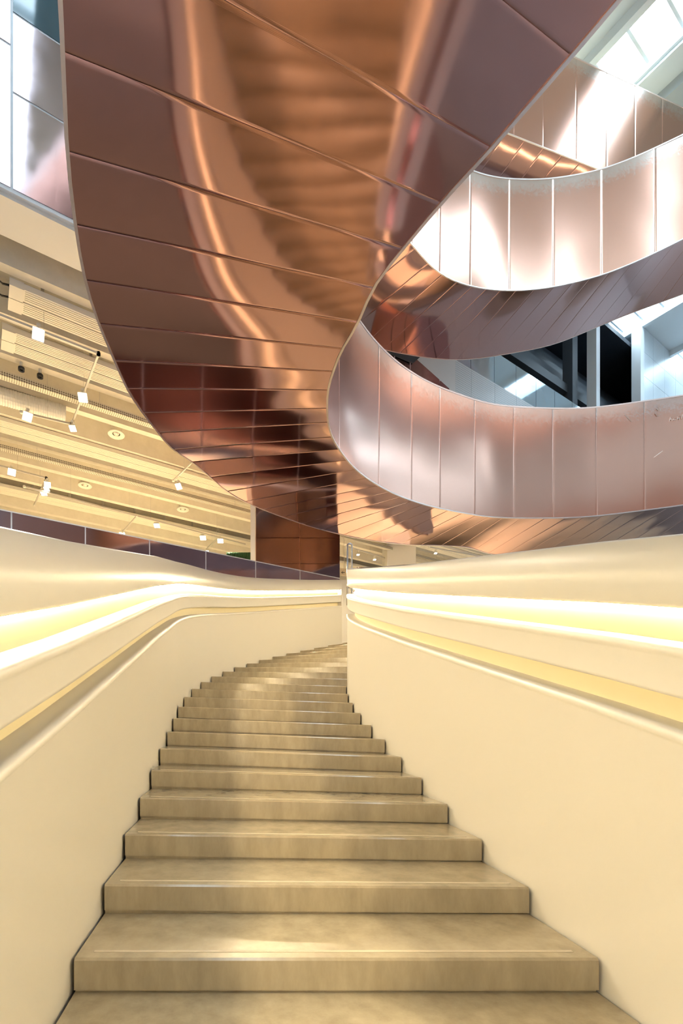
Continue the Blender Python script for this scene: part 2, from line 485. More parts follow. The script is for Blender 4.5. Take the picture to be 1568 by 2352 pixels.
def zr(i): return zstep(i) - tilt(i)

flight = thing('staircase', (0.2, 0, -2.168), 'brown concrete staircase between cream lacquered walls with lit handrail grooves', 'staircase')
I0, I1 = -9, 29
for i in range(I0, I1 + 1):
    l0, r0, l1, r1 = LS(i)[0], RS(i)[0], LS(i + 1.04)[0], RS(i + 1.04)[0]
    def ends(a, b, g=.016):
        d = (b - a) / np.linalg.norm(b - a); return a + d * g, b - d * g
    l0, r0 = ends(l0, r0); l1, r1 = ends(l1, r1)
    fw = ((l1 - l0) / np.linalg.norm(l1 - l0), (r1 - r0) / np.linalg.norm(r1 - r0))
    zL, zR_ = zl(i), zr(i)
    # riser profile: nosing with a tiny chamfer, face, shadow joint at the foot
    prof = [(0.35, 0), (.008, 0), (0, -.008), (0, -R_ + .012), (.014, -R_ + .012), (.014, -R_ - .03)]
    rows = []
    for (e0, e1, f, z) in ((l0, l1, fw[0], zL), (r0, r1, fw[1], zR_)):
        row = [(e1[0], e1[1], z)]
        for d, dz in prof[1:]:
            q = e0 + f * d; row.append((q[0], q[1], z + dz))
        row.append((e1[0], e1[1], z - R_ - .03))
        rows.append(row)
    # subdivide across for a clean surface
    vv, ff = grid(rows)
    n = len(rows[0])
    ff.append(tuple(range(n))); ff.append(tuple(reversed(range(n, 2 * n))))
    s = mesh_obj('step', vv, ff, M['step'], flight)
    if i < 12:
        q = [l0 + fw[0] * .05 + (r0 - l0) * .03, r0 + fw[1] * .05 - (r0 - l0) * .03, r0 + fw[1] * .066 - (r0 - l0) * .03, l0 + fw[0] * .066 + (r0 - l0) * .03]
        zz_ = [zL + (zR_ - zL) * t for t in (.03, .97, .97, .03)]
        vv, ff = hexa([(a[0], a[1], z - .004) for a, z in zip(q, zz_)] + [(a[0], a[1], z + .0012) for a, z in zip(q, zz_)])
        mesh_obj('nosing_inlay', vv, ff, M['strip'], s)
# dark carriage under the steps
rows = []
for i in np.arange(I0, I1 + 1.6, .5):
    l, r = LS(i)[0], RS(i)[0]
    rows.append([(l[0], l[1], zl(i) - .2), (r[0], r[1], zr(i) - .2), (r[0], r[1], zr(i) - .5), (l[0], l[1], zl(i) - .5)])
vv, ff = grid(rows, True)
mesh_obj('carriage', vv, ff, M['dark_joint'], flight)
# top landing
a, b = LS(I1 + 1)[0], RS(I1 + 1)[0]
zt = zstep(I1) 
vv, ff = hexa([(a[0], a[1], zt - .3), (b[0], b[1], zt - .3), (b[0] + 2.5, b[1] + 1.2, zt - .3), (a[0] + 2.5, a[1] + 1.2, zt - .3),
               (a[0], a[1], zt), (b[0], b[1], zt), (b[0] + 2.5, b[1] + 1.2, zt), (a[0] + 2.5, a[1] + 1.2, zt)])
mesh_obj('landing', vv, ff, M['step'], flight)

# wall profiles: (p into the stair, z above the nosing line)
def arc(cx, cz, r, a0, a1, n=5):
    return [(cx + r * math.cos(math.radians(a0 + (a1 - a0) * k / n)), cz + r * math.sin(math.radians(a0 + (a1 - a0) * k / n))) for k in range(n + 1)]
LOWP = [(0, -.45), (0, .90)] + arc(-.012, .925, .024, -40, 110, 6) + [(-.05, .948), (-.10, .945)]
BACK2 = [(-.10, .94), (-.10, 1.06)]
RAILP = [(-.10, 1.045), (-.02, 1.042), (-.004, 1.046), (0, 1.06), (0, 1.165)] + arc(-.012, 1.19, .024, -40, 110, 6) + [(-.05, 1.214), (-.10, 1.21)]
BACK1 = [(-.10, 1.205), (-.10, 1.335)]
UPP = [(-.10, 1.33), (-.085, 1.325), (-.012, 1.325), (0, 1.337), (0, 1.548), (-.008, 1.556), (-.16, 1.556)]
LEDP = [(-.061, 1.326), (-.061, 1.311), (-.053, 1.316), (-.053, 1.326)]
OUTP = [(-.16, 1.562), (-.172, 1.55), (-.172, -.65)]
TRIM = [(-.150, 1.5565), (-.150, 1.575), (-.18, 1.575), (-.18, 1.53), (-.172, 1.53), (-.172, 1.5565)]
TOPT = [(-.001, 1.545), (.003, 1.552), (.0, 1.563), (-.16, 1.563)]
def sweep(S, zf, sgn, prof, i0, i1, step=.25, close=False):
    if sgn > 0:
        prof = [(q, float(np.interp(z, (-.7, 0, .80, .925, 1.042, 1.19, 1.325, 1.42, 1.6), (-.7, 0, .78, .902, 1.014, 1.168, 1.315, 1.42, 1.6)))) for q, z in prof]
    ii = np.arange(i0, i1 + 1e-6, step)
    P = S(ii); T = S(ii + .05) - S(ii - .05)
    T /= np.linalg.norm(T, axis=1)[:, None]
    N = np.stack([T[:, 1], -T[:, 0]], 1) * sgn                # sgn +1: right of travel
    rows = []
    for p, n, i in zip(P, N, ii):
        rows.append([(p[0] + n[0] * q, p[1] + n[1] * q, zf(i) + z) for q, z in prof])
    vv, ff = grid(rows, close)
    if sgn > 0: ff = [tuple(reversed(f)) for f in ff]
    if close:
        n = len(prof)
        ff.append(tuple(range(n))); ff.append(tuple(range(len(vv) - n, len(vv))))
    return vv, ff
def side_wall(S, zf, sgn, i0, i1, iend, label):
    o = mesh_obj('side_wall', *sweep(S, zf, sgn, LOWP, i0, i1), M['cream'], flight, True)
    tag(o, label)
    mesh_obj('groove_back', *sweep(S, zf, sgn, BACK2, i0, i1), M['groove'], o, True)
    mesh_obj('handrail_band', *sweep(S, zf, sgn, RAILP, i0, i1), M['cream'], o, True)
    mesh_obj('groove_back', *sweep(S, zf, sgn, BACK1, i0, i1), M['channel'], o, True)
    mesh_obj('upper_band', *sweep(S, zf, sgn, UPP, i0, i1), M['cream'], o, True)
    mesh_obj('light_strip', *sweep(S, zf, sgn, LEDP, i0, i1, .5), M['led'], o)
    mesh_obj('copper_cladding', *sweep(S, zf, sgn, OUTP, i0, iend), M['core'], o, True)
    mesh_obj('copper_trim', *sweep(S, zf, sgn, TRIM, i0, iend, .5, True), M['soffit'], o)
    if iend > i1:
        mesh_obj('plain_wall', *sweep(S, zf, sgn, [(0, -.45), (0, 1.548), (-.008, 1.556), (-.16, 1.556)], i1, iend), M['cream'], o, True)
        vv, ff = sweep(S, zf, sgn, [(.012, .90), (.012, 1.345), (-.1, 1.345), (-.1, .90)], i1 - .06, i1 + .03, .09, True)
        mesh_obj('groove_end_plate', vv, ff, M['cream'], o)
    return o
side_wall(LS, zl, 1, I0, 23.0, 29.5, 'cream lacquered side wall on the outside of the bend')
side_wall(RS, lambda i: zr(i) - .13, -1, 13.6, 29.5, 29.5, 'further cream lacquered wall on the inside of the bend, behind the rounded end')
IE, RT = 12.3, .16
ii = np.arange(I0, IE + 1e-6, .25)
P = RS(ii); Z = np.array([zr(q) for q in ii])
Te = RS(IE + .05)[0] - RS(IE - .05)[0]; Te /= np.linalg.norm(Te); Ne = np.array((Te[1], -Te[0]))
cc = RS(IE)[0] + Ne * RT
turn = [cc - Ne * RT * math.cos(t) + Te * RT * math.sin(t) for t in np.linspace(0, math.pi, 17)[1:]]
jj = ii[::-1][1:]
Tj = RS(jj + .05) - RS(jj - .05); Tj /= np.linalg.norm(Tj, axis=1)[:, None]
back = RS(jj) + np.stack([Tj[:, 1], -Tj[:, 0]], 1) * RT * 2
PP = np.concatenate([P, np.array(turn), back]); ZZ = np.concatenate([Z, np.full(16, zr(IE)), [zr(q) for q in jj]])
def sweep_path(prof, close=False):
    T = np.gradient(PP, axis=0); T /= np.linalg.norm(T, axis=1)[:, None]
    N = np.stack([-T[:, 1], T[:, 0]], 1)
    rows = [[(p[0] + n[0] * q, p[1] + n[1] * q, z + h) for q, h in prof] for p, n, z in zip(PP, N, ZZ)]
    return grid(rows, close)
o = tag(mesh_obj('side_wall', *sweep_path(LOWP), M['cream'], flight, True), 'cream lacquered side wall on the inside of the bend, with a rounded end')
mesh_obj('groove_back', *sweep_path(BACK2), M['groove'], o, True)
mesh_obj('handrail_band', *sweep_path(RAILP), M['cream'], o, True)
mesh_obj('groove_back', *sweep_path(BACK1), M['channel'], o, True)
mesh_obj('upper_band', *sweep_path(UPP), M['cream'], o, True)
mesh_obj('light_strip', *sweep_path(LEDP, True), M['led'], o)
mesh_obj('copper_trim', *sweep_path([(-.125, 1.5565), (-.125, 1.570), (-.16, 1.570), (-.16, 1.5565)]), M['soffit'], o)

# steel hoop handrail at the inner wall
hx0, hx1, hD = px(797.5, 0, 6.80)[0], px(808, 0, 6.80)[0], 6.80
ztop, zbot = (YH - 1249) / F * hD, (YH - 1390) / F * hD
rr = (hx1 - hx0) / 2
pts = [(hx0, hD, zbot), (hx0, hD, ztop - rr)] + [((hx0 + hx1) / 2 - rr * math.cos(t), hD + .0, ztop - rr + rr * math.sin(t)) for t in np.linspace(.3, math.pi - .3, 7)] + [(hx1, hD + .02, ztop - rr), (hx1, hD + .02, zbot)]
hoop = thing('handrail_hoop', (hx0, hD, zbot), 'slim brushed steel hoop at the end of the inner stair wall', 'handrail')
mesh_obj('hoop_tube', *tube(pts, .013, 10), M['steel'], hoop, True)
vv, ff = hexa([(hx0 - .02, hD - .02, 1.97), (hx1 + .02, hD - .02, 1.97), (hx1 + .06, hD + .06, 1.97), (hx0, hD + .06, 1.97), (hx0 - .02, hD - .02, 2.01), (hx1 + .02, hD - .02, 2.01), (hx1 + .06, hD + .06, 2.01), (hx0, hD + .06, 2.01)])
mesh_obj('bracket', vv, ff, M['steel'], hoop)

# ================================================================== COPPER FLIGHTS
HW = 2.70
class Ribbon:
    def __init__(s, inner, outer):
        """inner, outer: lists of (x, y, z) at the same stations"""
        s.inn = np.array(inner, float); s.out = np.array(outer, float)
        mid = (s.inn + s.out) / 2
        s.t = np.concatenate([[0], np.cumsum(np.linalg.norm(np.diff(mid[:, :2], axis=0), axis=1))])
        s.I = spline(s.t, s.inn); s.O = spline(s.t, s.out)

def build_ribbon(name, label, rb, seams, wseams, H, origin, outer_wall=True, group=None, Hf=None):
    o = thing(name, origin, label, 'staircase', group)
    Hf = Hf or (lambda t: H)
    # soffit panels
    g = .0006
    for t0, t1 in zip(seams[:-1], seams[1:]):
        L = t1 - t0
        tt = [t0 + g, t0 + g + .007, t0 + g + .025, t0 + L * .2, t0 + L * .35, t0 + L * .5, t0 + L * .65, t0 + L * .8, t1 - g - .025, t1 - g - .007, t1 - g]
        oz = [.002] + [0] * 9 + [.002]
        A, B = rb.I(tt), rb.O(tt)
        Aw, Bw, ph = random.uniform(-.0035, .0035), random.uniform(.0004, .0016), random.uniform(0, 6.28)
        rows = []
        for a, b, z, t in zip(A, B, oz, tt):
            sg_ = 4 * (t - t0) / L * (t1 - t) / L
            rows.append([tuple(a + (b - a) * q + np.array((0, 0, z + sg_ * (Aw + Bw * math.sin(q * 9 + ph))))) for q in np.linspace(0, 1, 13)])
        vv, ff = grid(rows)
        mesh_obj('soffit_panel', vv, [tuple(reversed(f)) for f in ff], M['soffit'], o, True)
    # wall panels
    def walls(S, sgn, nm, Q):
        for t0, t1 in zip(wseams[:-1], wseams[1:]):
            L = t1 - t0
            tt = [t0 + g, t0 + g + .022, t0 + g + .05] + [t0 + L * q for q in (.12, .25, .375, .5, .625, .75, .88)] + [t1 - g - .05, t1 - g - .022, t1 - g]
            Aw = random.uniform(-.005, .005)
            oz = [.005 if e in (0, len(tt) - 1) else Aw * 4 * (t - t0) / L * (t1 - t) / L for e, t in enumerate(tt)]
            P = S(tt); T = S(np.array(tt) + .02) - S(np.array(tt) - .02)
            rows = []; uvs = []
            for p, tv, z, t in zip(P, T, oz, tt):
                n = np.array((-tv[1], tv[0])) / np.hypot(tv[0], tv[1]) * sgn
                p2 = p[:2] + n * z
                hh = Hf(t)
                rows.append([(p2[0], p2[1], p[2] + hh * q) for q in (0, .25, .5, .75, 1)])
                uvs += [(t, q) for q in (0, .25, .5, .75, 1)]
            vv, ff = grid(rows)
            if sgn > 0: ff = [tuple(reversed(f)) for f in ff]
            mesh_obj(nm, vv, ff, M['wall_copper'], o, True, uvs=uvs)
    walls(rb.I, 1, 'inner_wall_panel', None)
    if outer_wall: walls(rb.O, -1, 'outer_wall_panel', None)
    # core, lining and edge trims
    tt = np.arange(seams[0], seams[-1] + 1e-6, .25)
    A, B = rb.I(tt), rb.O(tt)
    c_rows, l_rows, ei, eo, bi, bo, s1, s2 = [], [], [], [], [], [], [], []
    for a, b, t in zip(A, B, tt):
        d = (b - a); W = np.linalg.norm(d); d = d / W; hh = Hf(t)
        def q(w_, z_): 
            p = a + d * w_; return (p[0], p[1], p[2] + z_)
        c_rows.append([q(.015, hh - .01), q(.015, .015), q(W - .015, .015), q(W - .015, hh - .01)])
        l_rows.append([q(.015, hh - .01), q(.14, hh - .01), q(.14, .75), q(W - .14, .75), q(W - .14, hh - .01), q(W - .015, hh - .01)])
        ei.append([q(-.006, hh - .02), q(-.006, hh + .012), q(.05, hh + .012), q(.05, hh - .02)])
        eo.append([q(W + .006, hh - .02), q(W + .006, hh + .012), q(W - .05, hh + .012), q(W - .05, hh - .02)])
        s1.append([q(.138, 2.06), q(.146, 2.06), q(.146, 2.068), q(.138, 2.068)]); s2.append([q(W - .138, 2.06), q(W - .146, 2.06), q(W - .146, 2.068), q(W - .138, 2.068)])
        bi.append([q(-.007, -.007), q(-.007, .016), q(.016, .016), q(.016, -.007)])
        bo.append([q(W + .007, -.007), q(W + .007, .016), q(W - .016, .016), q(W - .016, -.007)])
    mesh_obj('stair_core', *grid(c_rows), M['core'], o, True)
    mesh_obj('inner_lining', *grid(l_rows), M['lining'], o)
    for r in (s1, s2):
        mesh_obj('light_strip', *grid(r[::2], True), M['led_upper'], o)
    for nm, r in (('coping', ei), ('coping', eo), ('edge_bead', bi), ('edge_bead', bo)):
        mesh_obj(nm, *grid(r, True), M['edge'], o)
    return o

def offset_outer(inn, W=2.4, dz=0.0):
    inn = np.array(inn, float)
    t = np.concatenate([[0], np.cumsum(np.linalg.norm(np.diff(inn[:, :2], axis=0), axis=1))])
    S = spline(t, inn)
    T = S(t + .05) - S(t - .05)
    N = np.stack([-T[:, 1], T[:, 0]], 1); N /= np.linalg.norm(N, axis=1)[:, None]
    out = inn.copy(); out[:, :2] += N * W; out[:, 2] += dz
    return out

# ---- first copper flight: over the camera, round the bend and away to the right
seamA = [((1129, 341), (125, -214)), ((1014, 467), (142, 118)), ((926, 572), (153, 348)), ((859, 661), (172, 517)), ((823, 740), (195, 645)), ((788, 800), (227, 745)),
         ((766, 853), (262, 828)), ((754, 896), (291, 892)), ((752, 938), (327, 948)), ((754, 970), (363, 994)), ((763, 1004), (398, 1033)), ((779, 1032), (440, 1061))]
hs = [3.43 + .0836 * k for k in range(12)]
vis_i = [pz(*a, h) for (a, b), h in zip(seamA, hs)]
vis_o = [pz(*b, h) for (a, b), h in zip(seamA, hs)]
more = [((817, 1078), (520, 1128), 4.46, 0), ((870, 1116), (605, 1171), 4.58, 0), ((945, 1150), (735, 1216), 4.72, 0), ((1010, 1168), (850, 1241), 4.82, .02), ((1090, 1183), (960, 1252), 4.92, .06), ((1180, 1190), (1080, 1259), 5.02, .12)]
for a, b, h, dz in more:
    vis_i.append(pz(*a, h)); vis_o.append(pz(*b, h + dz))
tail_i = [pz(1270, 1190, 5.1), pz(1370, 1185, 5.2), pz(1480, 1172, 5.32), pz(1568, 1160, 5.42), (12.2, 11.2, 5.65), (14.0, 9.9, 5.95), (15.2, 7.7, 6.3), (15.4, 5.0, 6.7), (14.7, 2.4, 7.0), (13.0, .3, 7.3)]
head_i = [(13.2, .6, 2.3), (10.4, -1.2, 2.35), (7.4, -1.8, 2.5), (5.0, -1.5, 2.75), (3.3, -.5, 3.0), (2.2, 1.0, 3.22)]
o_t = offset_outer([vis_i[-2], vis_i[-1]] + tail_i, 2.4, -.04)[2:]
o_h = offset_outer(head_i + [vis_i[0], vis_i[1]], 2.4, 0)[:-2]
r1 = Ribbon(head_i + vis_i + tail_i, list(o_h) + vis_o + list(o_t))
nh, nvv = len(head_i), len(vis_i)
sA, sL = r1.t[nh], r1.t[nh + 11]
def even(a, b, d):
    n = max(1, round((b - a) / d)); return list(np.linspace(a, b, n + 1))
seams1 = even(0, sA, .52)[:-1] + list(r1.t[nh:nh + 12]) + even(sL, r1.t[-1], .56)[1:]
ws = even(0, r1.t[nh + 11], 1.2)[:-1] + [r1.t[nh + 11]] + list(r1.t[nh + 13:nh + nvv + 3]) + even(r1.t[nh + nvv + 2], r1.t[-1], 1.3)[1:]
build_ribbon('copper_stair_flight', 'huge copper clad stair flight sweeping overhead just above the concrete steps', r1, seams1, ws, HW, (1.0, 6.0, 3.2), group='copper clad stair flights')

# ---- second copper flight, one turn higher
ring = spline(r1.t, r1.inn[:, :2])
def ring_at(bear, lo=nh + 12, hi=nh + nvv + 6):
    ts = np.linspace(r1.t[lo], r1.t[hi], 600); p = ring(ts); b = p[:, 0] / p[:, 1]
    k = np.argmin(np.abs(b - bear)); return p[k]
vis2 = []
for x, y in ((940, 556), (985, 606), (1030, 639), (1085, 658), (1140, 666), (1190, 667), (1250, 662), (1320, 648), (1400, 625), (1480, 592), (1568, 549)):
    p = ring_at((x - PX) / F)
    vis2.append((p[0], p[1], (YH - y) / F * p[1]))
head2 = [(9.5, -1.7, 7.7), (7.4, -1.9, 7.9), (5.0, -1.5, 8.15), (3.3, -.4, 8.4), (2.1, 1.2, 8.65), (1.35, 3.2, 8.95), (1.05, 5.4, 9.25), (1.3, 7.5, 9.55), (2.15, 9.1, 9.8)]
tail2 = [(12.2, 11.2, 12.5), (14.0, 9.9, 13.0), (15.2, 7.7, 13.4), (15.4, 5.0, 13.6), (14.7, 2.4, 13.9), (13.0, .3, 14.15), (10.4, -1.2, 14.4), (7.4, -1.8, 14.6), (4.9, -1.5, 14.8), (3.2, -.4, 14.9), (2.1, 1.3, 14.95)]
i2 = head2 + vis2 + tail2
r2 = Ribbon(i2, offset_outer(i2, 2.4, .12))
n2 = len(head2)
wp = []
for x in (1080, 1169, 1270, 1381, 1503):
    ts = np.linspace(r2.t[n2], r2.t[n2 + len(vis2)], 800); p = r2.I(ts); wp.append(ts[np.argmin(np.abs(p[:, 0] / p[:, 1] - (x - PX) / F))])
ws2 = even(0, wp[0], 1.15)[:-1] + wp + even(wp[-1], r2.t[-1], 1.2)[1:]
t1190, t1568 = r2.t[n2 + 5], r2.t[n2 + 10]
build_ribbon('copper_stair_flight', 'middle copper clad stair flight curving round one turn above the overhead flight', r2, even(0, r2.t[-1], .55), ws2, HW, (6, 11.5, 9.8),
             group='copper clad stair flights', Hf=lambda t: 2.70 + (2.57 - 2.70) * min(max((t - t1190) / (t1568 - t1190), 0), 1))

# ---- top copper bridge
p0, p1 = pz(1175, 310, 15.0), pz(1360, 383, 15.0)
d = np.array(p1) - np.array(p0)
i3 = [np.array(p0) + d * k for k in (-1.9, -1.2, -.6, 0, .5, 1, 1.6, 2.2, 2.9)]
r3 = Ribbon(i3, offset_outer(i3, 2.4, 0))
wp = [r3.t[0], r3.t[1], r3.t[2]]
for x in (1180, 1248, 1323, 1393, 1458, 1520, 1578):
    ts = np.linspace(0, r3.t[-1], 1500); p = r3.I(ts); wp.append(ts[np.argmin(np.abs(p[:, 0] / p[:, 1] - (x - PX) / F))])
wp = wp + even(wp[-1], r3.t[-1], 1.0)[1:]
build_ribbon('copper_stair_bridge', 'straight copper clad bridge under the skylight, topmost of the copper stairs', r3, even(0, r3.t[-1], .6), wp, 2.72, (8, 12, 15.0))

# ================================================================== GALLERY CEILING FITTINGS
uA, uB = -8.5, 25
def chilled_beam(v0, u0, u1, label, z=7.36):
    o = thing('chilled_beam', UV(u0, v0 + .3, z), label, 'ceiling unit', 'slotted ceiling units in the gallery')
    wd = .26
    for k in (0, 1):
        a = v0 + k * (wd + .03)
        box_uv('casing', u0 + .22, u1, a, a + wd, z + .02, z + .12, M['panel'], o)
        box_uv('end_cap', u0, u0 + .22, a - .008, a + wd + .008, z, z + .13, M['panel'], o)
        for q in range(5):
            box_uv('slot', u0 + .24, u1, a + .03 + .045 * q, a + .036 + .045 * q, z + .012, z + .021, M['lining'], o)
    for u in np.arange(u0 + .5, min(u1, u0 + 9), 1.1):
        box_uv('hanger', u, u + .05, v0 + .2, v0 + .25, z + .12, ZC, M['track'], o)
    return o
def vx(x, y, z):                                   # building coordinates of pixel (x, y) at height z
    p = pz(x, y, z); q = np.array(p[:2]); return float(q @ UU), float(q @ VV)
for (x, y), ue, lab in (((22, 655), 2.4, 'cream slotted ceiling unit beside the black hoses'), ((5, 757), 12, 'cream slotted ceiling unit over the long lamp track'),
                        ((-60, 950), 20, 'cream slotted ceiling unit before the round air diffuser'), ((-60, 1105), 24, 'cream slotted ceiling unit deepest in the gallery')):
    u, v = vx(x, y, 7.36)
    cb = chilled_beam(v, u, min(ue, 24), lab)
    if ue < 3: first_unit = cb

# black hoses at the first unit
u, v = vx(22, 655, 7.36)
for k, dv in enumerate((.10, .36)):
    pts = [UV(u - .16 - .05 * k, v + dv - .2, 7.62), UV(u - .17 - .05 * k, v + dv - .18, 7.5), UV(u - .16 - .05 * k, v + dv - .08, 7.38), UV(u - .1, v + dv, 7.41), UV(u, v + dv, 7.43)]
    mesh_obj('hose', *tube(pts, .017, 6), M['black'], first_unit, True)

def cable_tray(x, y, u0, u1, label, z=7.2):
    uu, v = vx(x, y, z)
    o = thing('cable_tray', UV(u0, v, z), label, 'cable tray', 'perforated cable trays')
    for nm, a, b, c, d_ in (('side_rail', v, v + .012, z, z + .09), ('side_rail', v + .14, v + .152, z, z + .09), ('bed', v, v + .152, z - .01, z)):
        vv, ff = box_uv('', u0, u1, a, b, c, d_, None, ret=True)
        uvs = []
        for p in vv:
            q = np.array(p[:2]); uvs.append(((q @ UU) * 22, (p[2] + (q @ VV)) * 22))
        mesh_obj(nm, vv, ff, M['tray'], o, uvs=uvs)
    for u in np.arange(u0 + .4, u1, 2.0):
        box_uv('hanger_wire', u, u + .008, v + .07, v + .078, z, ZC, M['track'], o)
    return o
cable_tray(0, 860, -2, 14, 'perforated cable tray above the pair of black pipe ends')
cable_tray(0, 1028, -3, 22, 'perforated cable tray running behind the round air diffusers')

# pipe stubs with black rims
for x, y, lab in ((49, 850, 'short cream pipe with black rim, the one further from the corner joint of the track'), (92, 866, 'short cream pipe with black rim, the one closer to the corner joint of the track')):
    u, v = vx(x, y, 7.35)
    o = thing('pipe_stub', UV(u, v, 7.35), lab, 'pipe', 'pipe stubs under the ceiling')
    mesh_obj('pipe', *tube([UV(u, v, 7.38), UV(u, v, ZC)], .035, 10), M['panel'], o, True)
    vv, ff = lathe([(.05, 0), (.062, .0), (.062, .06), (.04, .07), (.04, .01), (.05, 0)], UV(u, v, 7.33))
    mesh_obj('rim', vv, ff, M['black'], o, True)

# round air diffusers
for x, y, lab in ((267, 1008, 'round white air diffuser above the silver hoop of track'), (195, 1124, 'round white air diffuser above the paired track lamps'), (420, 1184, 'round white air diffuser near the white post')):
    u, v = vx(x, y, 7.55)
    v = 8.9 + .5325 + 1.065 * round((v - 9.4325) / 1.065)
    u = float(np.array(((x - PX) / F * pv(x, v), pv(x, v))) @ UU)
    o = thing('air_diffuser', UV(u, v, 7.55), lab, 'air diffuser', 'round air diffusers')
    c = UV(u, v, 7.55)
    mesh_obj('drum', *lathe([(.14, .06), (.14, .20), (.12, .22), (.12, ZC - 7.551)], c, 20), M['panel'], o, True)
    mesh_obj('flange', *lathe([(.10, .03), (.20, 0), (.215, .01), (.215, .03), (.14, .07)], c, 24), M['panel'], o, True)
    mesh_obj('cone', *lathe([(.001, .0), (.05, .005), (.085, .05), (.07, .09)], c, 20), M['panel'], o, True)

# lamp tracks: rails joined at corner connectors
def track(bars, label, z):
    first = bars[0]
    a = vx(*first[0], z); b = vx(*first[1], z)
    o = thing('lamp_track', UV((a[0] + b[0]) / 2, (a[1] + b[1]) / 2, z), label, 'lamp track', 'ceiling lamp tracks')
    up = np.array((0, 0, .04))
    for A, B in bars:
        a, b = vx(*A, z), vx(*B, z)
        p, q = np.array(UV(*a, z)), np.array(UV(*b, z))
        L = np.linalg.norm(q - p)
        d = (q - p) / L; n = np.array((-d[1], d[0], 0)) * .018
        vv, ff = hexa([p - n, q - n, q + n, p + n, p - n + up, q - n + up, q + n + up, p + n + up])
        mesh_obj('rail', vv, ff, M['track'], o)
        for k in range(max(1, int(L / 2.2))):
            t = (k + .5) / max(1, int(L / 2.2)); c = p + (q - p) * t
            mesh_obj('hanger_wire', *tube([tuple(c + up), (c[0], c[1], ZC)], .004, 5), M['track'], o)
        for c in (p, q):
            vv, ff = hexa([tuple(c + np.array(w_)) for w_ in ((-.03, -.03, -.005), (.03, -.03, -.005), (.03, .03, -.005), (-.03, .03, -.005), (-.03, -.03, .05), (.03, -.03, .05), (.03, .03, .05), (-.03, .03, .05))])
            mesh_obj('connector', vv, ff, M['panel'], o)
    return o
track([((-40, 712), (226, 816)), ((226, 816), (165, 977)), ((50, 950), (165, 977))], 'grey lamp track with two corner joints below the first slotted units', 6.98)
track([((-30, 1064), (106, 1100)), ((106, 1100), (79, 1162))], 'grey lamp track with three clustered lamps on its cross arm', 6.98)
track([((56, 1120), (565, 1252)), ((314, 1187), (281, 1224))], 'very long grey lamp track with a cross arm, running toward the white post', 6.72)
track([((450, 1055), (398, 1106))], 'short grey cross track half hidden by the overhead copper flight', 6.98)
track([((500, 1238), (474, 1262))], 'tiny grey cross track close to the white post', 6.98)

# track lamps: box body, bracket, bright face, real lamp inside
def floodlight(x, y, label, size=.15, yaw=0, tiltd=25):
    u, v = vx(x, y, 6.80)
    base = np.array(UV(u, v, 6.80))
    o = thing('track_lamp', tuple(base), label, 'spotlight', 'spotlights on the gallery tracks', rotz=math.radians(yaw))
    s = size / 2
    ct, st_ = math.cos(math.radians(-tiltd)), math.sin(math.radians(-tiltd))
    def T(p): return (p[0], p[1] * ct - p[2] * st_, p[1] * st_ + p[2] * ct)
    vv, ff = hexa([T(p) for p in ((-s, -s, 0), (s, -s, 0), (s, s, 0), (-s, s, 0), (-s * .8, -s * .8, .07), (s * .8, -s * .8, .07), (s * .8, s * .8, .07), (-s * .8, s * .8, .07))])
    mesh_obj('housing', vv, ff, M['panel'], o, local=True)
    vv, ff = hexa([T(p) for p in ((-s * .86, -s * .86, -.006), (s * .86, -s * .86, -.006), (s * .86, s * .86, -.006), (-s * .86, s * .86, -.006), (-s * .86, -s * .86, .002), (s * .86, -s * .86, .002), (s * .86, s * .86, .002), (-s * .86, s * .86, .002))])
    mesh_obj('lamp_face', vv, ff, M['lampface'], o, local=True)
    vv, ff = join([tube([(0, 0, .05), (0, 0, .174)], .012, 8), hexa([(-.03, -.05, .12), (.03, -.05, .12), (.03, .05, .12), (-.03, .05, .12), (-.03, -.05, .165), (.03, -.05, .165), (.03, .05, .165), (-.03, .05, .165)])])
    mesh_obj('bracket', vv, ff, M['panel'], o, local=True)
    return o
lamps = [(88, 769, 'square floodlight on the long track', .2, 30, 35), (190, 914, 'square floodlight halfway down the short cross track', .19, 10, 35), (167, 985, 'small floodlight at the foot of the short cross track', .15, 0, 30),
         (63, 958, 'square floodlight below the white flexible duct', .2, 40, 35), (27, 1085, 'square floodlight beside the three clustered lamps', .2, 35, 35), (109, 1114, 'topmost of three clustered floodlights', .18, 20, 35),
         (107, 1124, 'middle one of three clustered floodlights', .15, 0, 30), (100, 1133, 'lowest of three clustered floodlights', .18, 0, 30), (410, 1118, 'floodlight hanging at the edge of the overhead copper flight', .18, -20, 40),
         (281, 1227, 'floodlight at the end of the cross track', .2, 0, 15), (360, 1208, 'floodlight alone in the middle of the very long track', .2, 0, 20), (466, 1236, 'first of two neighbouring floodlights near the white post', .22, 0, 25),
         (506, 1243, 'second of two neighbouring floodlights, close to the white post', .22, 0, 25), (474, 1268, 'floodlight on the tiny cross track above the parapet', .2, 0, 10)]
for L in lamps:
    floodlight(*L)
far = [(822, 1274.6), (860, 1286), (1000, 1271.2), (1120, 1292.6)]
track([((795, 1256), (900, 1288))], 'grey lamp track beyond the steel hoop', 6.98)
track([((985, 1258), (1160, 1290))], 'grey lamp track beyond the thick white column', 6.98)
for (x, y), lab in zip(far, ('floodlight nearest the steel hoop', 'floodlight between the steel hoop and the thick white column', 'floodlight just beyond the thick white column', 'floodlight deepest in the gallery beyond the thick white column')):
    floodlight(x, y, lab, .11, 0, 10)
lamps += [(x, y) for x, y in far]
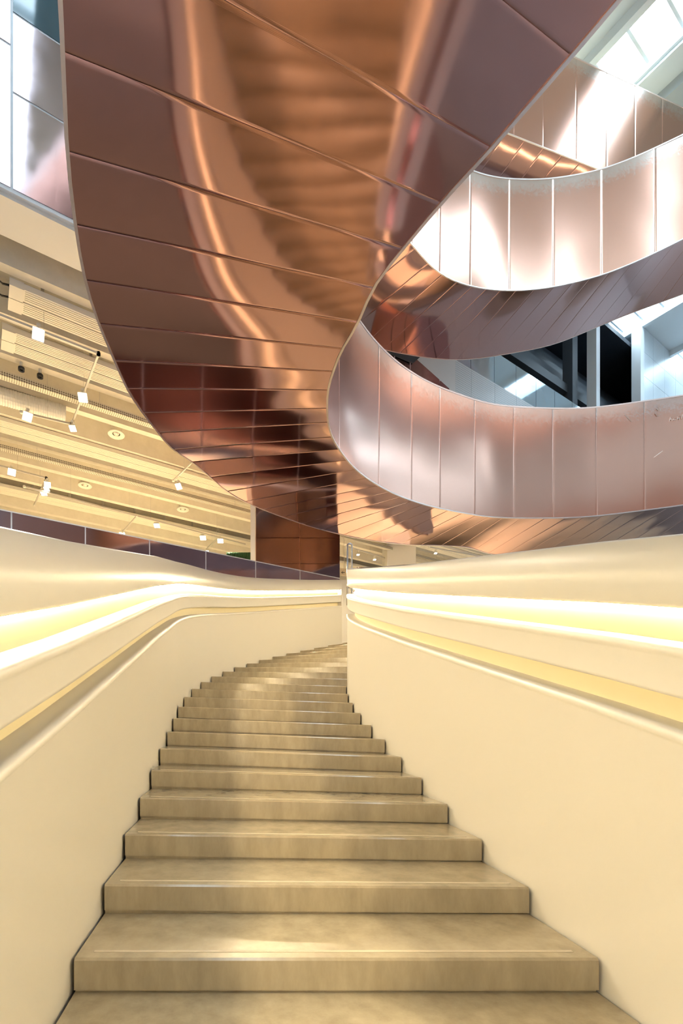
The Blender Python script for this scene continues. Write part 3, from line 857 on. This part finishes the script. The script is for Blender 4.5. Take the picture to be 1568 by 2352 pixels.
# the lamps' light
for i, (x, y, *_r) in enumerate(lamps):
    if i in (2, 5, 6, 11): continue
    u, v = vx(x, y, 6.78)
    ld = bpy.data.lights.new('spot', 'SPOT'); ld.energy = SPOT; ld.color = TRACKC; ld.spot_size = math.radians(140); ld.spot_blend = .6; ld.shadow_soft_size = .12
    lo = bpy.data.objects.new('lamp_light', ld); COL.objects.link(lo)
    p = UV(u, v, 6.76); lo.location = (p[0], p[1], p[2] + CZ)

# white flexible duct
u0_, v0_ = vx(-20, 905, 7.31); u1_, v1_ = vx(150, 952, 7.31)
prof = []
for k in range(60):
    t = k / 59
    prof.append((UV(u0_ + (u1_ - u0_) * t, v0_ + (v1_ - v0_) * t, 7.315), .17 + (.012 if k % 2 else 0)))
rows = []
ax = np.array(UV(u1_, v1_, 0)) - np.array(UV(u0_, v0_, 0)); ax /= np.linalg.norm(ax); nx = np.array((-ax[1], ax[0], 0))
for p, r in prof:
    rows.append([tuple(np.array(p) + nx * r * math.cos(a) + np.array((0, 0, r * math.sin(a)))) for a in [2 * math.pi * q / 16 for q in range(16)]])
vv, ff = grid(rows, True); ff.append(tuple(range(16))); ff.append(tuple(range(len(vv) - 16, len(vv))))
tag(mesh_obj('flexible_duct', vv, ff, M['white'], None, False), 'white ribbed flexible duct lying under the ceiling ribs', 'duct')

# green corrugated box far back beside the post
Dg = 17.5
x0, x1 = px(520, 0, Dg)[0], px(578, 0, Dg)[0]; z1 = px(0, 1268, Dg)[2]
og = thing('corrugated_cabin', ((x0 + x1) / 2, Dg, ZF1), 'dark green corrugated cabin beside the white post', 'cabin')
n = 22
row0, row1 = [], []
for k in range(n * 2 + 1):
    x = x0 + (x1 - x0) * k / (n * 2); yy = Dg + (.05 if k % 2 else 0)
    row0.append((x, yy, ZF1)); row1.append((x, yy, z1))
mesh_obj('front_sheet', *grid([row0, row1]), M['green'], og)
vv, ff = hexa([(x0, Dg + .06, ZF1), (x1, Dg + .06, ZF1), (x1, Dg + 2, ZF1), (x0, Dg + 2, ZF1), (x0, Dg + .06, z1), (x1, Dg + .06, z1), (x1, Dg + 2, z1), (x0, Dg + 2, z1)])
mesh_obj('body', vv, ff, M['green'], og)

# direction sign with an arrow
Ds = 18.0
def sq(x0, y0, x1, y1, D, t=.03):
    a = px(x0, y0, D); b = px(x1, y1, D)
    return hexa([(a[0], D, b[2]), (b[0], D, b[2]), (b[0], D + t, b[2]), (a[0], D + t, b[2]), (a[0], D, a[2]), (b[0], D, a[2]), (b[0], D + t, a[2]), (a[0], D + t, a[2])])
sg = thing('direction_sign', px(787, 1325, Ds), 'small cream sign with a black left arrow beside the steel hoop', 'sign')
mesh_obj('sign_board', *sq(781, 1306, 800, 1322, Ds), M['signface'], sg)
c = np.array(px(787, 1315, Ds)); s = .0161
def A2(x, z): return (c[0] + x * s, Ds - .006, c[2] + z * s)
vv = [A2(-4, 0), A2(0, 3.5), A2(1.4, 3.5), A2(-1.8, .8), A2(4.5, .8), A2(4.5, -.8), A2(-1.8, -.8), A2(1.4, -3.5), A2(0, -3.5)]
mesh_obj('arrow', vv, [(0, 1, 2, 3), (0, 3, 6), (3, 4, 5, 6), (0, 6, 7, 8)], M['black'], sg)
mesh_obj('hanging_rod', *tube([px(790, 1306, Ds + .01), (px(790, 1306, Ds)[0], Ds + .01, ZC)], .01, 6), M['track'], sg)

# letters and strokes scratched into the inner wall of the first copper flight
M['scratch'] = mat('scratched_copper', (.86, .72, .64), .5, 1.0)
def wall_pt(x, y):
    p = ring_at((x - PX) / F, nh + 14, nh + nvv + 6)
    return (p[0], p[1] - .006, (YH - y) / F * p[1])
strokes = [[(1535, 968), (1539, 959), (1542, 967)], [(1536, 965), (1541, 963)], [(1549, 961), (1545, 962), (1544, 966), (1550, 965)], [(1553, 958), (1553, 966)], [(1553, 962), (1558, 961)], [(1558, 957), (1558, 965)],
           [(1561, 955), (1563, 963), (1566, 953)], [(1434, 953), (1448, 969)], [(1504, 950), (1507, 957), (1513, 954)], [(1506, 939), (1510, 944), (1515, 942)], [(1501, 1051), (1521, 1036)]]
sc_root = [o for o in bpy.data.objects if o.name.startswith('copper_stair_flight')][0]
for st in strokes:
    mesh_obj('scratch_mark', *tube([wall_pt(*p) for p in st], .006, 5), M['scratch'], sc_root)
